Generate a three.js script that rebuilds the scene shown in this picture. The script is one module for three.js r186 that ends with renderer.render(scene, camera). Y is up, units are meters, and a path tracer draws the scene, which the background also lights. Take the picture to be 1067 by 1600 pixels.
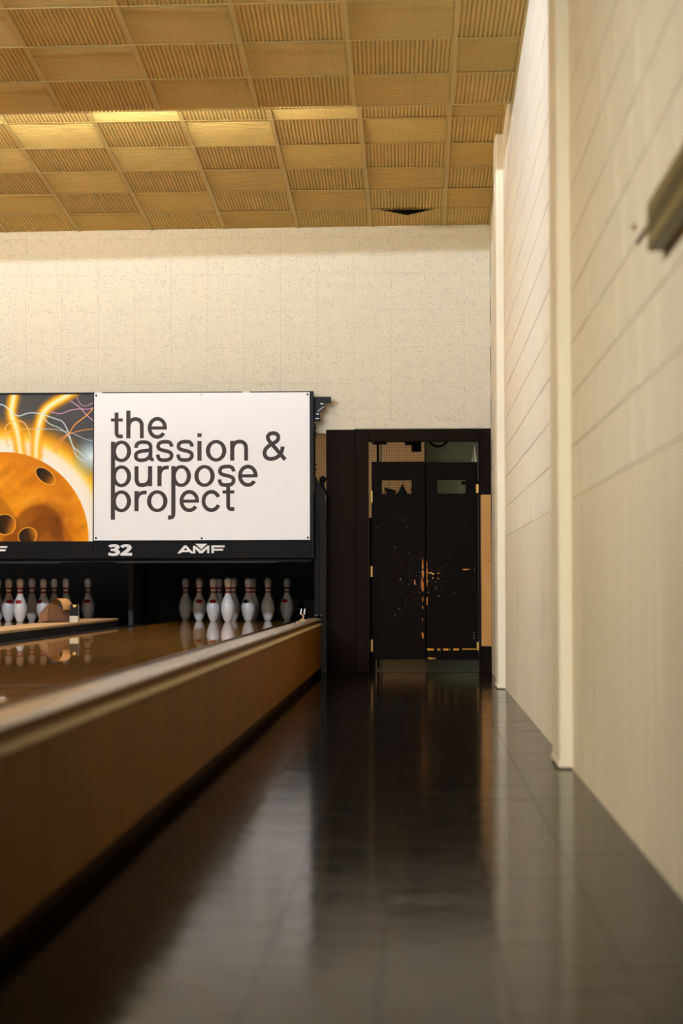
import * as THREE from 'three';
import { RoundedBoxGeometry } from 'three/addons/geometries/RoundedBoxGeometry.js';
import { mergeGeometries } from 'three/addons/utils/BufferGeometryUtils.js';
import { RectAreaLightUniformsLib } from 'three/addons/lights/RectAreaLightUniformsLib.js';
import { ImprovedNoise } from 'three/addons/math/ImprovedNoise.js';

// ------------------------------------------------------------------ camera, exposure, lights
const scene = new THREE.Scene();
scene.background = new THREE.Color(0x000000);
const camera = new THREE.PerspectiveCamera(28.66, 1067 / 1600, 0.05, 80);
camera.position.set(0, 0.72, 0);
camera.rotation.set(0.0369, 0.0383, -0.002, 'YXZ');
camera.focus = 16.6;
camera.userData.fStop = 2.6;
const renderer = new THREE.WebGLRenderer();
renderer.toneMapping = THREE.LinearToneMapping;
renderer.toneMappingExposure = 1.09;
renderer.shadowMap.enabled = true;
RectAreaLightUniformsLib.init();

const STRIP_POWER = 445, STEP_POWER = 420;                       // concealed fluorescent rows over the lanes
const PIN_POWER = 17, SERVICE_POWER = 60, SPOT_POWER = 100;         // lamp over the lane 31 pins, lamp behind the doors
const STRIP_COLOR = new THREE.Color().setRGB(0.86, 0.975, 1.16);
const WARM_COLOR = new THREE.Color().setRGB(1.0, 0.95, 0.83);   // older tubes of the front row and the track spots
const XL = -6.2, XR = 0.603;                   // hall side walls
const ZB = -16.58, ZF = 4.2;                   // back wall of the lanes, wall behind the camera
const EDGES = [12.394, 8.137, 3.88, -0.377];   // depth of the lower edges of the saw-tooth ceiling
const edgeY = (x) => 3.69 + 0.0147 * (x + 2.218);

// ------------------------------------------------------------------ helpers
let seed = 7;
function rnd() { seed = (seed + 0x6D2B79F5) | 0; let t = Math.imul(seed ^ (seed >>> 15), 1 | seed); t = (t + Math.imul(t ^ (t >>> 7), 61 | t)) ^ t; return ((t ^ (t >>> 14)) >>> 0) / 4294967296; }
const rr = (a, b) => a + (b - a) * rnd();
const noise = new ImprovedNoise();
const taken = {};
function numbered(name) { const n = taken[name] || 0; taken[name] = n + 1; return n ? name + '_' + String(n).padStart(3, '0') : name; }
function shadow(o) { o.castShadow = true; o.receiveShadow = true; return o; }
function mergeAll(gs) {
  gs = (Array.isArray(gs) ? gs : [gs]);
  if (gs.length === 1) return gs[0];
  return mergeGeometries(gs.map((g) => { const q = g.index ? g.toNonIndexed() : g; for (const k of Object.keys(q.attributes)) if (!['position', 'normal', 'uv'].includes(k)) q.deleteAttribute(k); return q; }));
}
function part(name, gs, m, parent) { const o = shadow(new THREE.Mesh(mergeAll(gs), m)); o.name = name; parent.add(o); return o; }
function tag(o, label, category, group) { o.userData.label = label; o.userData.category = category; if (group) o.userData.group = group; return o; }
function thing(name, label, category, pos = [0, 0, 0], turn = 0, group) { const o = new THREE.Group(); o.name = numbered(name); o.position.set(...pos); o.rotation.y = turn; scene.add(o); return tag(o, label, category, group); }
function solo(name, gs, m, label, category, group) { const o = shadow(new THREE.Mesh(mergeAll(gs), m)); o.name = numbered(name); scene.add(o); return tag(o, label, category, group); }
function struct(name, label, category, gs, m) { const o = gs ? shadow(new THREE.Mesh(mergeAll(gs), m)) : new THREE.Group(); o.name = numbered(name); scene.add(o); tag(o, label, category); o.userData.kind = 'structure'; return o; }
// uv in metres from position and facing
function uvm(g, ox = 0, oy = 0) {
  if (!g.attributes.normal) g.computeVertexNormals();
  const p = g.attributes.position, n = g.attributes.normal, uv = new Float32Array(p.count * 2);
  for (let i = 0; i < p.count; i++) {
    const ax = Math.abs(n.getX(i)), ay = Math.abs(n.getY(i)), az = Math.abs(n.getZ(i));
    let u, v;
    if (ay >= ax && ay >= az) { u = p.getX(i); v = p.getZ(i); } else if (ax >= az) { u = p.getZ(i); v = p.getY(i); } else { u = p.getX(i); v = p.getY(i); }
    uv[2 * i] = u + ox; uv[2 * i + 1] = v + oy;
  }
  g.setAttribute('uv', new THREE.BufferAttribute(uv, 2));
  return g;
}
// box by its limits
function bx(x0, x1, y0, y1, z0, z1, r = 0) {
  const w = x1 - x0, h = y1 - y0, d = z1 - z0;
  const g = r ? new RoundedBoxGeometry(w, h, d, 2, Math.min(r, w / 2.01, h / 2.01, d / 2.01)) : new THREE.BoxGeometry(w, h, d);
  g.translate((x0 + x1) / 2, (y0 + y1) / 2, (z0 + z1) / 2);
  return uvm(g);
}
function tube(pts, r, seg = 24, rad = 8) { return new THREE.TubeGeometry(new THREE.CatmullRomCurve3(pts.map((p) => new THREE.Vector3(...p))), seg, r, rad); }
// profile in x,y swept along z from z0 to z1
function sweepZ(pts, z0, z1) {
  const s = new THREE.Shape(pts.map((p) => new THREE.Vector2(p[0], p[1])));
  const g = new THREE.ExtrudeGeometry(s, { depth: z1 - z0, bevelEnabled: false });
  g.translate(0, 0, z0); return uvm(g);
}
// ------------------------------------------------------------------ textures
function tex(w, h, fn, srgb = true, rx = 1, ry = 1) {
  const d = new Uint8Array(w * h * 4);
  for (let y = 0; y < h; y++) for (let x = 0; x < w; x++) { const c = fn(x / w, y / h, x, y), k = 4 * (y * w + x); d[k] = c[0] * 255; d[k + 1] = c[1] * 255; d[k + 2] = c[2] * 255; d[k + 3] = 255; }
  const t = new THREE.DataTexture(d, w, h); t.wrapS = t.wrapT = THREE.RepeatWrapping; t.magFilter = THREE.LinearFilter; t.minFilter = THREE.LinearMipmapLinearFilter; t.generateMipmaps = true;
  if (srgb) t.colorSpace = THREE.SRGBColorSpace; t.repeat.set(rx, ry); t.needsUpdate = true; return t;
}
const cl = (v) => Math.max(0, Math.min(1, v));
// tileable fractal noise on the unit square, frequencies fx, fy (whole numbers)
function fbm(u, v, fx, fy, oct = 4, s = 0) {
  let a = 0, w = 0.5, sum = 0;
  for (let o = 0; o < oct; o++) {
    const X = u * fx, Y = v * fy, n = (x, y) => noise.noise(x + 13.1 * o + s, y + 7.7 * o, s * 1.7 + 0.37);
    const wx = u, wy = v;
    a += w * ((n(X, Y) * (1 - wx) + n(X - fx, Y) * wx) * (1 - wy) + (n(X, Y - fy) * (1 - wx) + n(X - fx, Y - fy) * wx) * wy);
    sum += w; w *= 0.5; fx *= 2; fy *= 2;
  }
  return a / sum;
}
const grey = (fn) => (u, v, x, y) => { const k = cl(fn(u, v, x, y)); return [k, k, k]; };
function tint(c, fn) { return (u, v, x, y) => { const k = fn(u, v, x, y); return [cl(c[0] * k), cl(c[1] * k), cl(c[2] * k)]; }; }
function canvas(w, h, draw, flip = true) { const c = document.createElement('canvas'); c.width = w; c.height = h; const g = c.getContext('2d'); draw(g, w, h); const t = new THREE.CanvasTexture(c); t.colorSpace = THREE.SRGBColorSpace; t.magFilter = THREE.LinearFilter; return t; }
const std = (o) => new THREE.MeshStandardMaterial(o);
const phy = (o) => new THREE.MeshPhysicalMaterial(o);
const rgb = (r, g, b) => new THREE.Color().setRGB(r, g, b);

// ------------------------------------------------------------------ materials
const bumpFine = tex(256, 256, grey((u, v) => 0.5 + 0.5 * fbm(u, v, 12, 12, 4, 3)), false, 2, 2);
const bumpCoarse = tex(256, 256, grey((u, v) => 0.5 + 0.6 * fbm(u, v, 5, 5, 4, 9)), false, 1, 1);
const paintMap = tex(512, 512, tint([0.90, 0.865, 0.775], (u, v) => 1 + 0.05 * fbm(u, v, 3, 3, 4, 1) + 0.035 * fbm(u, v, 48, 2, 3, 5)), true, 0.5, 0.5);
const MAT = {};
MAT.paint = std({ map: paintMap, roughness: 0.62, bumpMap: bumpFine, bumpScale: 0.0015 });
const dripMap = tex(512, 512, (u, v) => {
  const s = fbm(u, v, 40, 2, 3, 21), b = fbm(u, v, 4, 3, 4, 23), k = 1 + 0.10 * s + 0.07 * b;
  const d = s > 0.22 ? 0.05 : 0; return [cl(0.90 * k + d), cl(0.855 * k + d), cl(0.755 * k + d)];
}, true, 0.4, 0.4);
MAT.parge = std({ map: dripMap, roughness: 0.5, bumpMap: bumpCoarse, bumpScale: 0.002 });
MAT.blockMortar = std({ color: rgb(0.70, 0.62, 0.47), roughness: 0.8 });
MAT.darkWall = std({ color: rgb(0.05, 0.045, 0.04), roughness: 0.8 });
MAT.hallWall = std({ color: rgb(0.55, 0.46, 0.33), roughness: 0.7, bumpMap: bumpFine, bumpScale: 0.001 });
MAT.black = phy({ color: rgb(0.005, 0.005, 0.006), roughness: 0.7, specularIntensity: 0.4 });
MAT.blackSatin = phy({ color: rgb(0.006, 0.007, 0.008), roughness: 0.45, specularIntensity: 0.3 });
MAT.pit = std({ color: rgb(0.055, 0.052, 0.048), roughness: 0.9 });       // dark grey painted boards and canvas curtain
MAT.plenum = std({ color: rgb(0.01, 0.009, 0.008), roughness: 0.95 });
MAT.steel = std({ color: rgb(0.55, 0.55, 0.55), metalness: 0.9, roughness: 0.35 });
MAT.bead = std({ color: rgb(0.10, 0.11, 0.12), metalness: 0.6, roughness: 0.4 });
MAT.canMetal = std({ color: rgb(0.3, 0.3, 0.3), metalness: 0.6, roughness: 0.4, side: THREE.DoubleSide });
MAT.brass = std({ color: rgb(0.62, 0.38, 0.12), metalness: 0.8, roughness: 0.4 });
MAT.white = std({ color: rgb(0.8, 0.8, 0.78), roughness: 0.45 });

// ceiling
const fibre = tex(256, 256, tint([0.82, 0.705, 0.42], (u, v) => 1 + 0.12 * fbm(u, v, 40, 40, 2, 31) + 0.07 * fbm(u, v, 3, 3, 3, 33)), true, 1.6, 1.6);
MAT.ceilTile = [1.0, 0.95, 1.04].map((k) => std({ map: fibre, color: rgb(k, k, k), roughness: 0.9, bumpMap: bumpFine, bumpScale: 0.0015 }));
MAT.tee = std({ color: rgb(0.58, 0.43, 0.14), roughness: 0.65 });
MAT.riser = std({ color: rgb(0.55, 0.42, 0.22), roughness: 0.8 });

// acoustic wall tile with punched holes
function holeMap(s) {
  const N = 512, a = new Float32Array(N * N), old = seed; seed = s;
  const pts = [];
  for (let i = 0; i < 22; i++) for (let j = 0; j < 22; j++) { const dens = 0.30 + 0.45 * noise.noise(i * 0.23 + s, j * 0.23, 0.5); if (rnd() < dens) pts.push([(i + 0.5) / 22, (j + 0.5) / 22, rnd() < 0.3 ? 0.0082 : 0.0055]); }
  for (const [x, y, r] of pts) { const R = r * N, cx = x * N, cy = y * N; for (let dy = -6; dy <= 6; dy++) for (let dx = -6; dx <= 6; dx++) { const px = Math.round(cx) + dx, py = Math.round(cy) + dy; if (px < 0 || py < 0 || px >= N || py >= N) continue; const d = Math.hypot(px - cx, py - cy); a[py * N + px] = Math.max(a[py * N + px], cl((R - d) / 1.2 + 0.5)); } }
  seed = old; return a;
}
MAT.acoustic = [101, 202, 303].map((s) => {
  const a = holeMap(s), m = tex(512, 512, (u, v, x, y) => { const h = a[y * 512 + x], k = 1 + 0.03 * fbm(u, v, 4, 4, 3, s); return [cl(0.825 * k * (1 - 0.52 * h)), cl(0.80 * k * (1 - 0.57 * h)), cl(0.72 * k * (1 - 0.64 * h))]; });
  const b = tex(512, 512, (u, v, x, y) => { const h = 1 - a[y * 512 + x]; return [h, h, h]; }, false);
  return std({ map: m, bumpMap: b, bumpScale: 0.0012, roughness: 0.75 });
});
const pegMap = tex(64, 64, (u, v) => { const d = Math.hypot(u - 0.5, v - 0.5), h = cl((0.19 - d) * 18 + 0.5); return [0.82 * (1 - 0.8 * h), 0.60 * (1 - 0.82 * h), 0.40 * (1 - 0.85 * h)]; }, true, 1 / 0.0254, 1 / 0.0254);
MAT.peg = std({ map: pegMap, roughness: 0.7 });
MAT.backBlock = [0, 1].map((k) => std({ color: rgb(0.50 - 0.03 * k, 0.47 - 0.03 * k, 0.30 - 0.02 * k), roughness: 0.8, bumpMap: bumpFine, bumpScale: 0.003 }));

// floor tile: worn dark asphalt tile with a wax film
const floorMap = tex(512, 512, (u, v) => { const n = fbm(u, v, 5, 5, 5, 41), s = fbm(u, v, 26, 20, 3, 43); const k = 1 + 0.35 * n + (s > 0.3 ? 0.5 * (s - 0.3) : 0); return [cl(0.105 * k), cl(0.084 * k), cl(0.062 * k)]; }, true, 1.3, 1.3);
const floorRough = tex(512, 512, grey((u, v) => 0.125 + 0.08 * fbm(u, v, 7, 12, 4, 47)), false, 1.1, 1.1);
const floorBump = tex(512, 512, grey((u, v) => 0.5 + 0.5 * fbm(u, v, 4, 9, 3, 51)), false, 1.7, 1.7);
MAT.floorTile = [1.0, 0.86, 1.12].map((k) => phy({ ior: 1.105, map: floorMap, color: rgb(k, k, k), roughnessMap: floorRough, roughness: 1, bumpMap: floorBump, bumpScale: 0.0012 }));
MAT.grout = std({ color: rgb(0.008, 0.006, 0.005), roughness: 0.7 });

// maple and pine strips of a lane: one strip is 27 mm
const laneMap = tex(1024, 1024, (u, v) => { const i = Math.floor(u * 39), h = Math.abs(Math.sin(i * 127.1 + 3.7) * 43758.5) % 1, e = Math.abs((u * 39) % 1 - 0.5) > 0.485 ? 0.75 : 1, g = fbm(u, v, 120, 4, 3, i % 7); const k = (0.86 + 0.2 * h + 0.14 * g) * e; return [cl(0.76 * k), cl(0.52 * k), cl(0.17 * k)]; }, true, 1, 0.5);
MAT.lane = phy({ map: laneMap, roughness: 0.6, specularIntensity: 0.2, clearcoat: 1, clearcoatRoughness: 0.02 });
const grainMap = (c, s, rx, ry) => tex(512, 512, tint(c, (u, v) => 1 + 0.20 * fbm(u, v, 40, 2, 4, s) + 0.12 * fbm(u, v, 3, 3, 3, s + 2)), true, rx, ry);
MAT.curbFace = [61, 67].map((s) => phy({ specularIntensity: 0.1, map: grainMap([0.45, 0.285, 0.045], s, 0.9, 0.9), roughness: 0.55, bumpMap: bumpFine, bumpScale: 0.0005 }));
MAT.lip = std({ map: grainMap([0.80, 0.70, 0.52], 71, 1, 1), roughness: 0.55 });
MAT.cap = std({ map: grainMap([0.62, 0.55, 0.47], 73, 1, 1), roughness: 0.24 });
MAT.divCap = std({ map: grainMap([0.72, 0.60, 0.45], 79, 1, 1), roughness: 0.5 });
MAT.splice = std({ map: grainMap([0.52, 0.52, 0.50], 113, 2, 2), roughness: 0.5 });
MAT.gutter = std({ color: rgb(0.012, 0.012, 0.013), roughness: 0.35 });
MAT.frameWood = phy({ specularIntensity: 0.15, map: tex(256, 512, tint([0.085, 0.053, 0.036], (u, v) => 1 + 0.25 * fbm(u, v, 30, 2, 4, 83)), true, 1, 1), roughness: 0.7 });
const rawMap = tex(256, 512, (u, v) => { const g = fbm(u, v, 14, 2, 4, 89), p = fbm(u, v, 7, 14, 3, 91); const dark = p > 0.33 ? 0.45 : 1; return [cl(0.74 * (1 + 0.15 * g) * dark), cl(0.55 * (1 + 0.17 * g) * dark), cl(0.30 * (1 + 0.2 * g) * dark)]; }, true, 3, 1.2);
MAT.rawWood = std({ map: rawMap, roughness: 0.7 });
MAT.card = std({ map: grainMap([0.46, 0.33, 0.25], 97, 3, 3), roughness: 0.75 });
MAT.cardIn = std({ map: grainMap([0.80, 0.62, 0.42], 99, 3, 3), roughness: 0.7 });

// ------------------------------------------------------------------ the concealed lamp rows, one behind each lower ceiling edge
function lampRow(depth, power, y, tilt, lean, label) {
  const x0 = XL + 0.15, x1 = -1.06, z = -(depth + 0.075);
  const t = thing('strip_light', label, 'light', [(x0 + x1) / 2, y, z], 0, 'concealed strip lights above the lanes');
  const w = x1 - x0;
  t.rotation.z = lean;
  part('housing', bx(-w / 2, w / 2, -0.03, 0.03, 0.02, 0.055), MAT.white, t);
  const n = 4;
  for (let k = 0; k < n; k++) part('tube', new THREE.CylinderGeometry(0.016, 0.016, w / n - 0.06, 12).rotateZ(Math.PI / 2).translate(-w / 2 + (k + 0.5) * w / n, 0, 0), MAT.tube, t);
  const l = new THREE.RectAreaLight(tilt ? WARM_COLOR : STRIP_COLOR, power, w, 0.05);
  l.position.set(0, 0.01 * Math.sign(tilt), -0.03); l.rotation.x = tilt; t.add(l);
}
MAT.tube = std({ color: rgb(0.9, 0.9, 0.9), emissive: STRIP_COLOR, emissiveIntensity: 4, roughness: 0.4 });
lampRow(EDGES[0], STEP_POWER, 3.82, 1.1, 0.0067, 'row of fluorescent tubes hidden behind the nearest ceiling step before the back wall');
lampRow(EDGES[1], STRIP_POWER, 3.897, 0, 0.0147, 'row of fluorescent tubes hidden behind the second ceiling step, over mid lane');
for (const [x, ty, tz, label] of [[-3.6, 0.7, -6.2, 'track spot lamp over the approach aimed at the right wall'], [-4.0, 0.9, -9.5, 'second track spot lamp over the approach, aimed farther down the corridor']]) {
  const t = thing('spot_lamp', label, 'light', [x, 3.5, 0.3], 0, 'track spot lamps over the approach');
  const aim = new THREE.Vector3(0.6 - x, ty - 3.5, tz - 0.3).normalize(), q = new THREE.Quaternion().setFromUnitVectors(new THREE.Vector3(0, -1, 0), aim);
  part('stem', bx(-0.01, 0.01, 0.05, 0.45, -0.01, 0.01), MAT.steel, t);
  part('can', new THREE.CylinderGeometry(0.06, 0.085, 0.2, 20, 1, true).translate(0, 0.03, 0).applyQuaternion(q), MAT.canMetal, t);
  part('bulb', new THREE.SphereGeometry(0.06, 16, 10).translate(0, -0.02, 0).applyQuaternion(q), MAT.tube, t);
  const l = new THREE.SpotLight(WARM_COLOR, SPOT_POWER, 0, 0.40, 0.9, 2); l.position.copy(aim).multiplyScalar(0.1); l.target.position.copy(aim).multiplyScalar(3); l.castShadow = true; l.shadow.radius = 4; t.add(l, l.target);
}

// ------------------------------------------------------------------ floor of the side corridor: nine-inch tiles
{
  const floor = struct('floor', 'dark waxed asphalt tile floor of the narrow corridor', 'floor');
  part('slab', bx(-0.90, XR + 0.03, -0.2, -0.0065, ZB - 0.2, ZF), MAT.grout, floor);
  const T = 0.2286, gap = 0.0012, cell = (w, d) => {
    const g = new THREE.BoxGeometry(w - gap, 0.006, d - gap); g.translate(0, -0.003, 0); return g;
  };
  const variants = [];
  for (let k = 0; k < 6; k++) variants.push(uvm(cell(T, T), rr(0, 4), rr(0, 4)));
  const edgeL = uvm(cell(0.105, T), 0.3, 0.6), edgeR = uvm(cell(0.216, T), 1.3, 2.6);
  const cols = [[-0.8095, 0]]; for (let k = -2; k < 3; k++) cols.push([-0.30 + T * (k + 0.5), 1]); cols.push([0.386 + 0.108, 2]);
  const rest = [];
  let n = 0;
  for (let j = 0; j < 95; j++) {
    const z = 3.94 - T * (j + 0.5);
    if (z < ZB + 0.05) break;
    for (const [x, kind] of cols) {
      const tx = rr(-1, 1) * 0.0022, tz = rr(-1, 1) * 0.0022, dy = rr(-0.0006, 0), v = Math.floor(rnd() * 6), c = Math.floor(rnd() * 3);
      const q = new THREE.Object3D(); q.position.set(x, dy, z); q.rotation.set(tx, 0, tz); q.updateMatrix();
      const g = kind === 0 ? edgeL : kind === 2 ? edgeR : variants[v];
      if (z < -3.0 && n < 300 && kind) { const m = shadow(new THREE.Mesh(g, MAT.floorTile[c])); m.name = 'floor_tile'; m.position.copy(q.position); m.rotation.copy(q.rotation); floor.add(m); n++; } else rest.push(g.clone().applyMatrix4(q.matrix));
    }
  }
  const o = part('floor_tile_field', rest, MAT.floorTile[0], floor); o.userData.kind = 'stuff'; o.userData.label = 'farther and outer tiles of the same dark floor';
}
// ------------------------------------------------------------------ right wall: painted block above, skimmed below, two pilasters
{
  const wall = struct('wall_right', 'cream painted concrete block wall along the corridor', 'wall');
  part('wall_core', bx(XR + 0.003, XR + 0.22, 0, 4.3, -21.2, ZF), MAT.blockMortar, wall);
  part('skim_coat', bx(XR - 0.001, XR + 0.012, 0, 1.053, ZB, ZF), MAT.parge, wall);
  const L = 0.4064, Hh = 0.2032, j = 0.004, c = 0.003;
  const block = (len, ou, ov) => {             // chamfered face slab, face towards -x
    const a = (len - j) / 2, b = (Hh - j) / 2, f = [[0, -b + c, -a + c], [0, -b + c, a - c], [0, b - c, a - c], [0, b - c, -a + c]], r = [[0.0035, -b, -a], [0.0035, -b, a], [0.0035, b, a], [0.0035, b, -a]];
    const pos = [], quad = (p, q, s, t) => pos.push(...p, ...q, ...s, ...p, ...s, ...t);
    quad(f[0], f[1], f[2], f[3]);
    for (let k = 0; k < 4; k++) { const m = (k + 1) % 4; quad(f[k], r[k], r[m], f[m]); }
    const g = new THREE.BufferGeometry(); g.setAttribute('position', new THREE.Float32BufferAttribute(pos, 3)); g.computeVertexNormals();
    return uvm(g, ou, ov);
  };
  const vs = []; for (let k = 0; k < 6; k++) vs.push(block(L, rr(0, 2), rr(0, 2)));
  const half = block(L / 2, 0.4, 0.7);
  const list = [];
  for (let row = 0; row < 15; row++) {
    const y = 1.057 + Hh * (row + 0.5);
    for (let k = 0; k < 64; k++) {
      const z = ZF - 0.1 - L * (k + 0.5 + (row % 2 ? 0.5 : 0));
      if (z - L / 2 < ZB - 0.05) continue;
      list.push([y, z]);
    }
  }
  const seen = ([y, z]) => { const d = -z; return d > 4.5 && (y - 0.72) / d < 0.295; };
  const front = list.filter(seen).sort((p, q) => q[1] - p[1]).slice(0, 300), set = new Set(front);
  const rest = [];
  for (const b of list) {
    const g = vs[Math.floor(rnd() * 6)], dx = rr(-0.0006, 0.0006);
    if (set.has(b)) { const m = shadow(new THREE.Mesh(g, MAT.paint)); m.name = 'block'; m.position.set(XR + dx, b[0], b[1]); wall.add(m); } else rest.push(g.clone().translate(XR + dx, b[0], b[1]));
  }
  const o = part('block_field', rest, MAT.paint, wall); o.userData.kind = 'stuff'; o.userData.label = 'remaining painted blocks of the same wall';
  const pil = (z0, name, label, y1) => {
    const p = struct(name, label, 'pilaster');
    part('shaft', bx(XR - 0.052, XR + 0.01, 0.0, y1, z0 - 0.42, z0, 0.012), MAT.paint, p);
    part('foot', bx(XR - 0.058, XR + 0.01, 0, 0.035, z0 - 0.425, z0 + 0.004, 0.012), MAT.parge, p);
  };
  pil(-14.03, 'trim_1', 'slim cream pilaster beside the dark double doors', 3.96);
  pil(-7.93, 'trim_2', 'cream pilaster halfway along the right wall, nearer the camera', 4.1);
}
// ------------------------------------------------------------------ other shell walls
struct('wall_left', 'plain far side wall of the bowling hall', 'wall', bx(XL - 0.2, XL, 0, 4.4, -21.2, ZF), MAT.hallWall);
struct('wall_front', 'plain wall behind the bowling approach', 'wall', bx(XL - 0.2, XR + 0.2, -0.2, 4.5, ZF, ZF + 0.2), MAT.hallWall);
struct('roof', 'dark roof deck above the hung ceiling', 'roof', bx(XL - 0.2, XR + 0.2, 4.4, 4.6, -21.4, ZF + 0.2), MAT.plenum);
struct('floor_under_lanes', 'concrete floor under the raised lanes', 'floor', bx(XL - 0.2, -0.9005, -0.2, 0, -21.2, ZF), MAT.darkWall);

// ------------------------------------------------------------------ back wall: punched acoustic tiles
{
  const wall = struct('wall_back', 'cream perforated acoustic tile wall above the lanes', 'wall');
  const yB = 1.985, yT = 3.98, T = 0.3048, x0 = -0.834;
  part('backing', [bx(XL, -0.78, yB, 4.4, ZB - 0.12, ZB - 0.012), bx(-0.78, XR, 2.02, 4.4, ZB - 0.12, ZB - 0.012)], MAT.blockMortar, wall);
  const tile = (w, h) => { const g = new RoundedBoxGeometry(w - 0.0006, h - 0.0005, 0.014, 1, 0.0006); const p = g.attributes.position, uv = g.attributes.uv; for (let i = 0; i < p.count; i++) uv.setXY(i, p.getX(i) / T + 0.5, p.getY(i) / T + 0.5); return g; };
  const full = tile(T, T), cut = {};
  let k = 0;
  for (let i = -18; i < 6; i++) for (let j = 0; j < 7; j++) {
    let a = x0 + i * T, b = a + T, c = yB + 0.0 + (j - 1) * T + 0.115, d = c + T;
    const lo = a > -0.8 ? 2.025 : yB;
    a = Math.max(a, XL + 0.001); b = Math.min(b, XR - 0.001); c = Math.max(c, lo); d = Math.min(d, yT);
    if (b - a < 0.02 || d - c < 0.02) continue;
    const key = (b - a).toFixed(3) + '_' + (d - c).toFixed(3);
    const whole = b - a > T - 0.001 && d - c > T - 0.001;
    const g = whole ? full : (cut[key] = cut[key] || tile(b - a, d - c));
    const m = shadow(new THREE.Mesh(g, MAT.acoustic[Math.floor(rnd() * 3)])); m.name = 'acoustic_tile';
    m.position.set((a + b) / 2, (c + d) / 2, ZB - 0.007 + rr(-0.0003, 0.0003)); if (whole) m.rotation.z = Math.floor(rnd() * 4) * Math.PI / 2;
    wall.add(m); k++;
  }
}
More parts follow.
